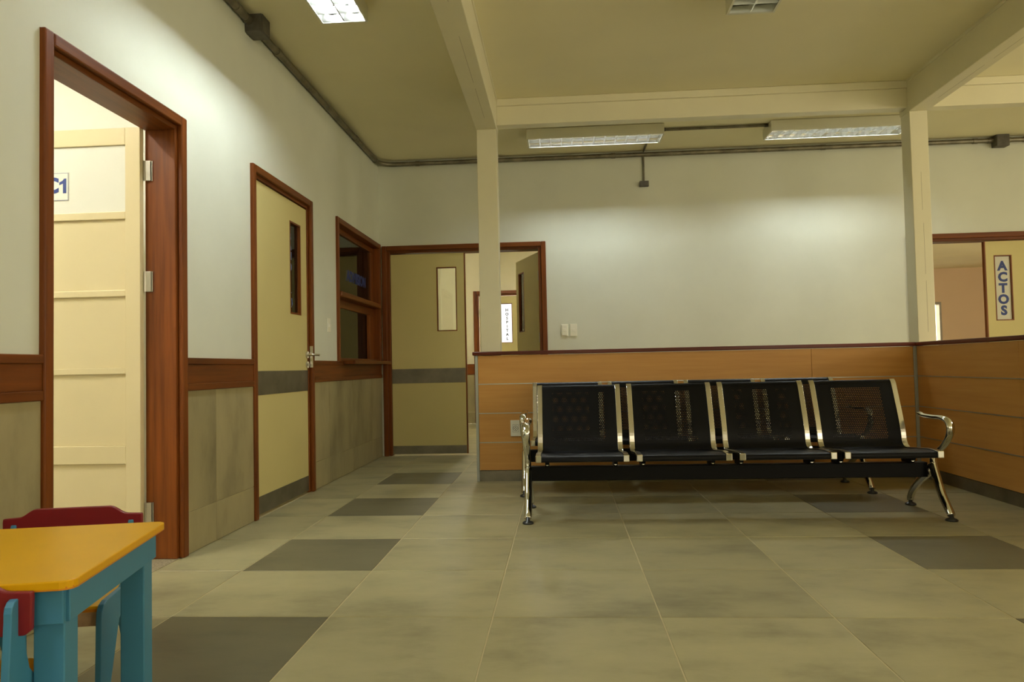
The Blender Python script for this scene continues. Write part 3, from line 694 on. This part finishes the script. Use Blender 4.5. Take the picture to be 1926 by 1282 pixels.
def make_bench(lab):
    t = thing('waiting_bench', (0, 0, 0), lab, 'bench', 'four seat waiting benches in front of the partition', local=True)
    hx = SW/2-.018
    bm = sheet(BACK, hx, (.10, .82)).mesh('backrest', 'black'); sm = sheet(SEAT, hx, None).mesh('seat', 'black')
    for q in (bm, sm): q.polygons.foreach_set('use_smooth', [True]*len(q.polygons))
    # rolled lips so that the sheet has a real edge
    lip = MB().sweep([(-hx, -.281, .360), (hx, -.281, .360)], .0075, seg=8).mesh('front_lip', 'black')
    lipb = MB().sweep([(-hx, .283, .7645), (hx, .283, .7645)], .006, seg=8).mesh('top_lip', 'black')
    rp = [(0, p.y, p.z) for p in resample(SEAT[1:]+BACK[1:-1], .018)]
    rmx = MB().sweep([(0, y, z) for _, y, z in rp], .0155, .007, seg=4, side=(1, 0, 0), square=True).mesh('side_rail', 'chrome_s')
    capm = MB().box(-.0175, .0175, -.296, -.25, .352, .391).mesh('rail_end_cap', 'chrome')
    brm = MB().prism([(-.05, .292), (.05, .292), (.07, .345), (.11, .362), (-.13, .374), (-.10, .345)], 'x', -.012, .012).mesh('bracket', 'black')
    bolt = MB().sweep([(0, -.066, .312), (0, -.052, .312)], .009, seg=10).mesh('bolt', 'chrome')
    for i in range(4):
        cx = (i-1.5)*PIT
        s = link('seat', sm, t); s.location.x = cx; link('front_lip', lip, s)
        b_ = link('backrest', bm, t); b_.location.x = cx; link('top_lip', lipb, b_)
        for sgn in (-1, 1):
            o = link('side_rail', rmx, t, bevel=.002); o.location.x = cx+sgn*(SW/2-.0155)
            link('rail_end_cap', capm, o, bevel=.004)
            br = link('bracket', brm, t); br.location.x = cx+sgn*(SW/2-.06); link('bolt', bolt, br)
    B(-1.155, 1.155, -.028, .028, .208, .294).build('support_beam', 'black', t, bevel=.004)
    # cast legs with armrest
    front = smoothpath([(0, -.055, .290), (0, -.085, .235), (0, -.15, .125), (0, -.215, .055), (0, -.238, .030)], 5)
    rear = smoothpath([(0, -.04, .262), (0, .03, .215), (0, .11, .165), (0, .185, .105), (0, .225, .055), (0, .232, .030)], 5)
    legm = MB().sweep(front, .022, [.029-.013*k/(len(front)-1) for k in range(len(front))], seg=12, side=(1, 0, 0))
    legm.sweep(rear, .021, [.030-.016*k/(len(rear)-1) for k in range(len(rear))], seg=12, side=(1, 0, 0))
    legm.sweep([(0, -.058, .25), (0, -.062, .33)], .017, .020, seg=12, side=(1, 0, 0))
    legm.sweep([(0, -.05, .25), (0, .035, .25)], .016, .032, seg=12, side=(1, 0, 0))
    lm = legm.mesh('leg_frame', 'chrome')
    arm = smoothpath([(0, -.060, .325), (0, -.105, .362), (0, -.185, .405), (0, -.245, .458), (0, -.268, .510), (0, -.245, .548), (0, -.185, .562), (0, -.08, .560), (0, .03, .562), (0, .068, .574)], 5)
    n = len(arm); am = MB().sweep(arm, [.016+.007*min(1, k/(n*.45)) for k in range(n)], [.014 if k < n-4 else .014-.002*(k-n+4) for k in range(n)], seg=12, side=(1, 0, 0)).mesh('armrest', 'chrome')
    pm = MB().lathe([(.031, 0), (.033, .006), (.026, .013), (.012, .018), (.009, .040)], seg=20).mesh('foot_pad', 'rubber')
    for q in (lm, am, pm):
        q.polygons.foreach_set('use_smooth', [True]*len(q.polygons))
    for s in (-1, 1):
        o = link('leg_frame', lm, t); o.location.x = s*1.168
        for y in (-.240, .232): p = link('foot_pad', pm, o); p.location.y = y
        a = link('armrest', am, t); a.location.x = s*1.168
    return t
b1 = make_bench('black perforated steel four seat bench with chrome arms, the front one')
b1.location = (2.425, 1.785, 0)
b2 = dup(b1); b2.location = (2.362, 2.655, 0)
b2['label'] = 'black four seat bench standing behind the front bench against the partition'

# ================================================================== CHILDREN'S TABLE AND CHAIRS
RZ = 12*PI/180
t = thing('play_table', (0, 0, 0), 'yellow topped childrens table with sky blue legs at the lower left', 'table', local=True)
TL, TD, TZ = .35, .28, .5
rc = .025; poly = []
for sx, sy, a0 in ((1, 1, 0), (-1, 1, 90), (-1, -1, 180), (1, -1, 270)):
    for k in range(4):
        a = (a0+k*30)*PI/180; poly.append((sx*(TL-rc)+rc*math.cos(a), sy*(TD-rc)+rc*math.sin(a)))
tp = MB().prism(poly, 'z', TZ-.018, TZ).build('table_top', 'yellow', t, bevel=.003)
MB().prism([(x*.9995, y*.9995) for x, y in poly], 'z', TZ-.0185, TZ-.012).build('edge_band', 'orange', tp)
for sx in (-1, 1):
    for sy in (-1, 1):
        x, y = sx*(TL-.057), sy*(TD-.062)
        B(x-.029, x+.029, y-.030, y+.030, 0, TZ-.0185).build('leg', 'blue', t, bevel=.003)
for sy in (-1, 1): B(-TL+.024, TL-.024, sy*(TD-.031), sy*(TD-.016), TZ-.088, TZ-.0185).build('apron', 'blue', t, bevel=.002)
for sx in (-1, 1): B(sx*(TL-.033), sx*(TL-.018), -TD+.0315, TD-.0315, TZ-.088, TZ-.0185).build('apron', 'blue', t, bevel=.002)
t.location = (.105, -1.062, 0); t.rotation_euler = (0, 0, RZ)
def make_chair(lab):
    """faces -y; sits on z=0"""
    t = thing('childs_chair', (0, 0, 0), lab, 'chair', 'red and blue childrens chairs at the yellow table', local=True)
    out = [(.165, 0), (.150, .30), (.138, .44)]+[(.116+.022*math.cos(a), .455+.022*math.sin(a)) for a in [i*PI/6 for i in range(0, 7)]]
    out += [(.090, .43), (.084, .37), (.070, .33), (.045, .305), (.02, .295), (-.09, .293), (-.112, .287), (-.124, .272), (-.128, .25), (-.137, 0), (-.090, 0), (-.008, .215), (.002, .222), (.012, .215), (.108, 0)]
    for s in (-1, 1):
        m = MB(); 
        m.prism(out, 'x', s*.160-.0075, s*.160+.0075)
        m.build('side_board', 'blue', t, bevel=.002)
    st = B(-.152, .152, -.113, .10, .268, .284).build('seat', 'yellow', t, bevel=.003)
    B(-.1515, .1515, -.1135, .1005, .2695, .277).build('seat_edge', 'orange', st)
    B(-.152, .152, -.09, -.075, .225, .2675).build('seat_rail', 'ply', t)
    # wavy back plate, slotted through both boards
    top = [(-.19, .487), (-.15, .489)]+[(-.15+.05*k/6, .489+.023*(.5-.5*math.cos(PI*k/6))) for k in range(1, 7)]
    top += [(-x, z) for x, z in top[::-1]]
    def rnd(x, z, s): return [(x, z)]
    pl = top+[(.191, .475), (.190, .415), (.178, .405), (-.178, .405), (-.190, .415), (-.191, .475)]
    MB().prism(pl, 'y', .100, .114).build('backrest', 'red', t, bevel=.003)
    return t
c1 = make_chair('red backed blue childs chair on the far side of the yellow table')
c1.location = (.046, -.675, 0); c1.rotation_euler = (0, 0, RZ)
c2 = dup(c1); c2['label'] = 'red backed blue childs chair cut by the lower left corner'
c2.location = (.105+.094*math.cos(RZ)+.184*math.sin(RZ), -1.062+.094*math.sin(RZ)-.184*math.cos(RZ), 0); c2.rotation_euler = (0, 0, RZ+PI)
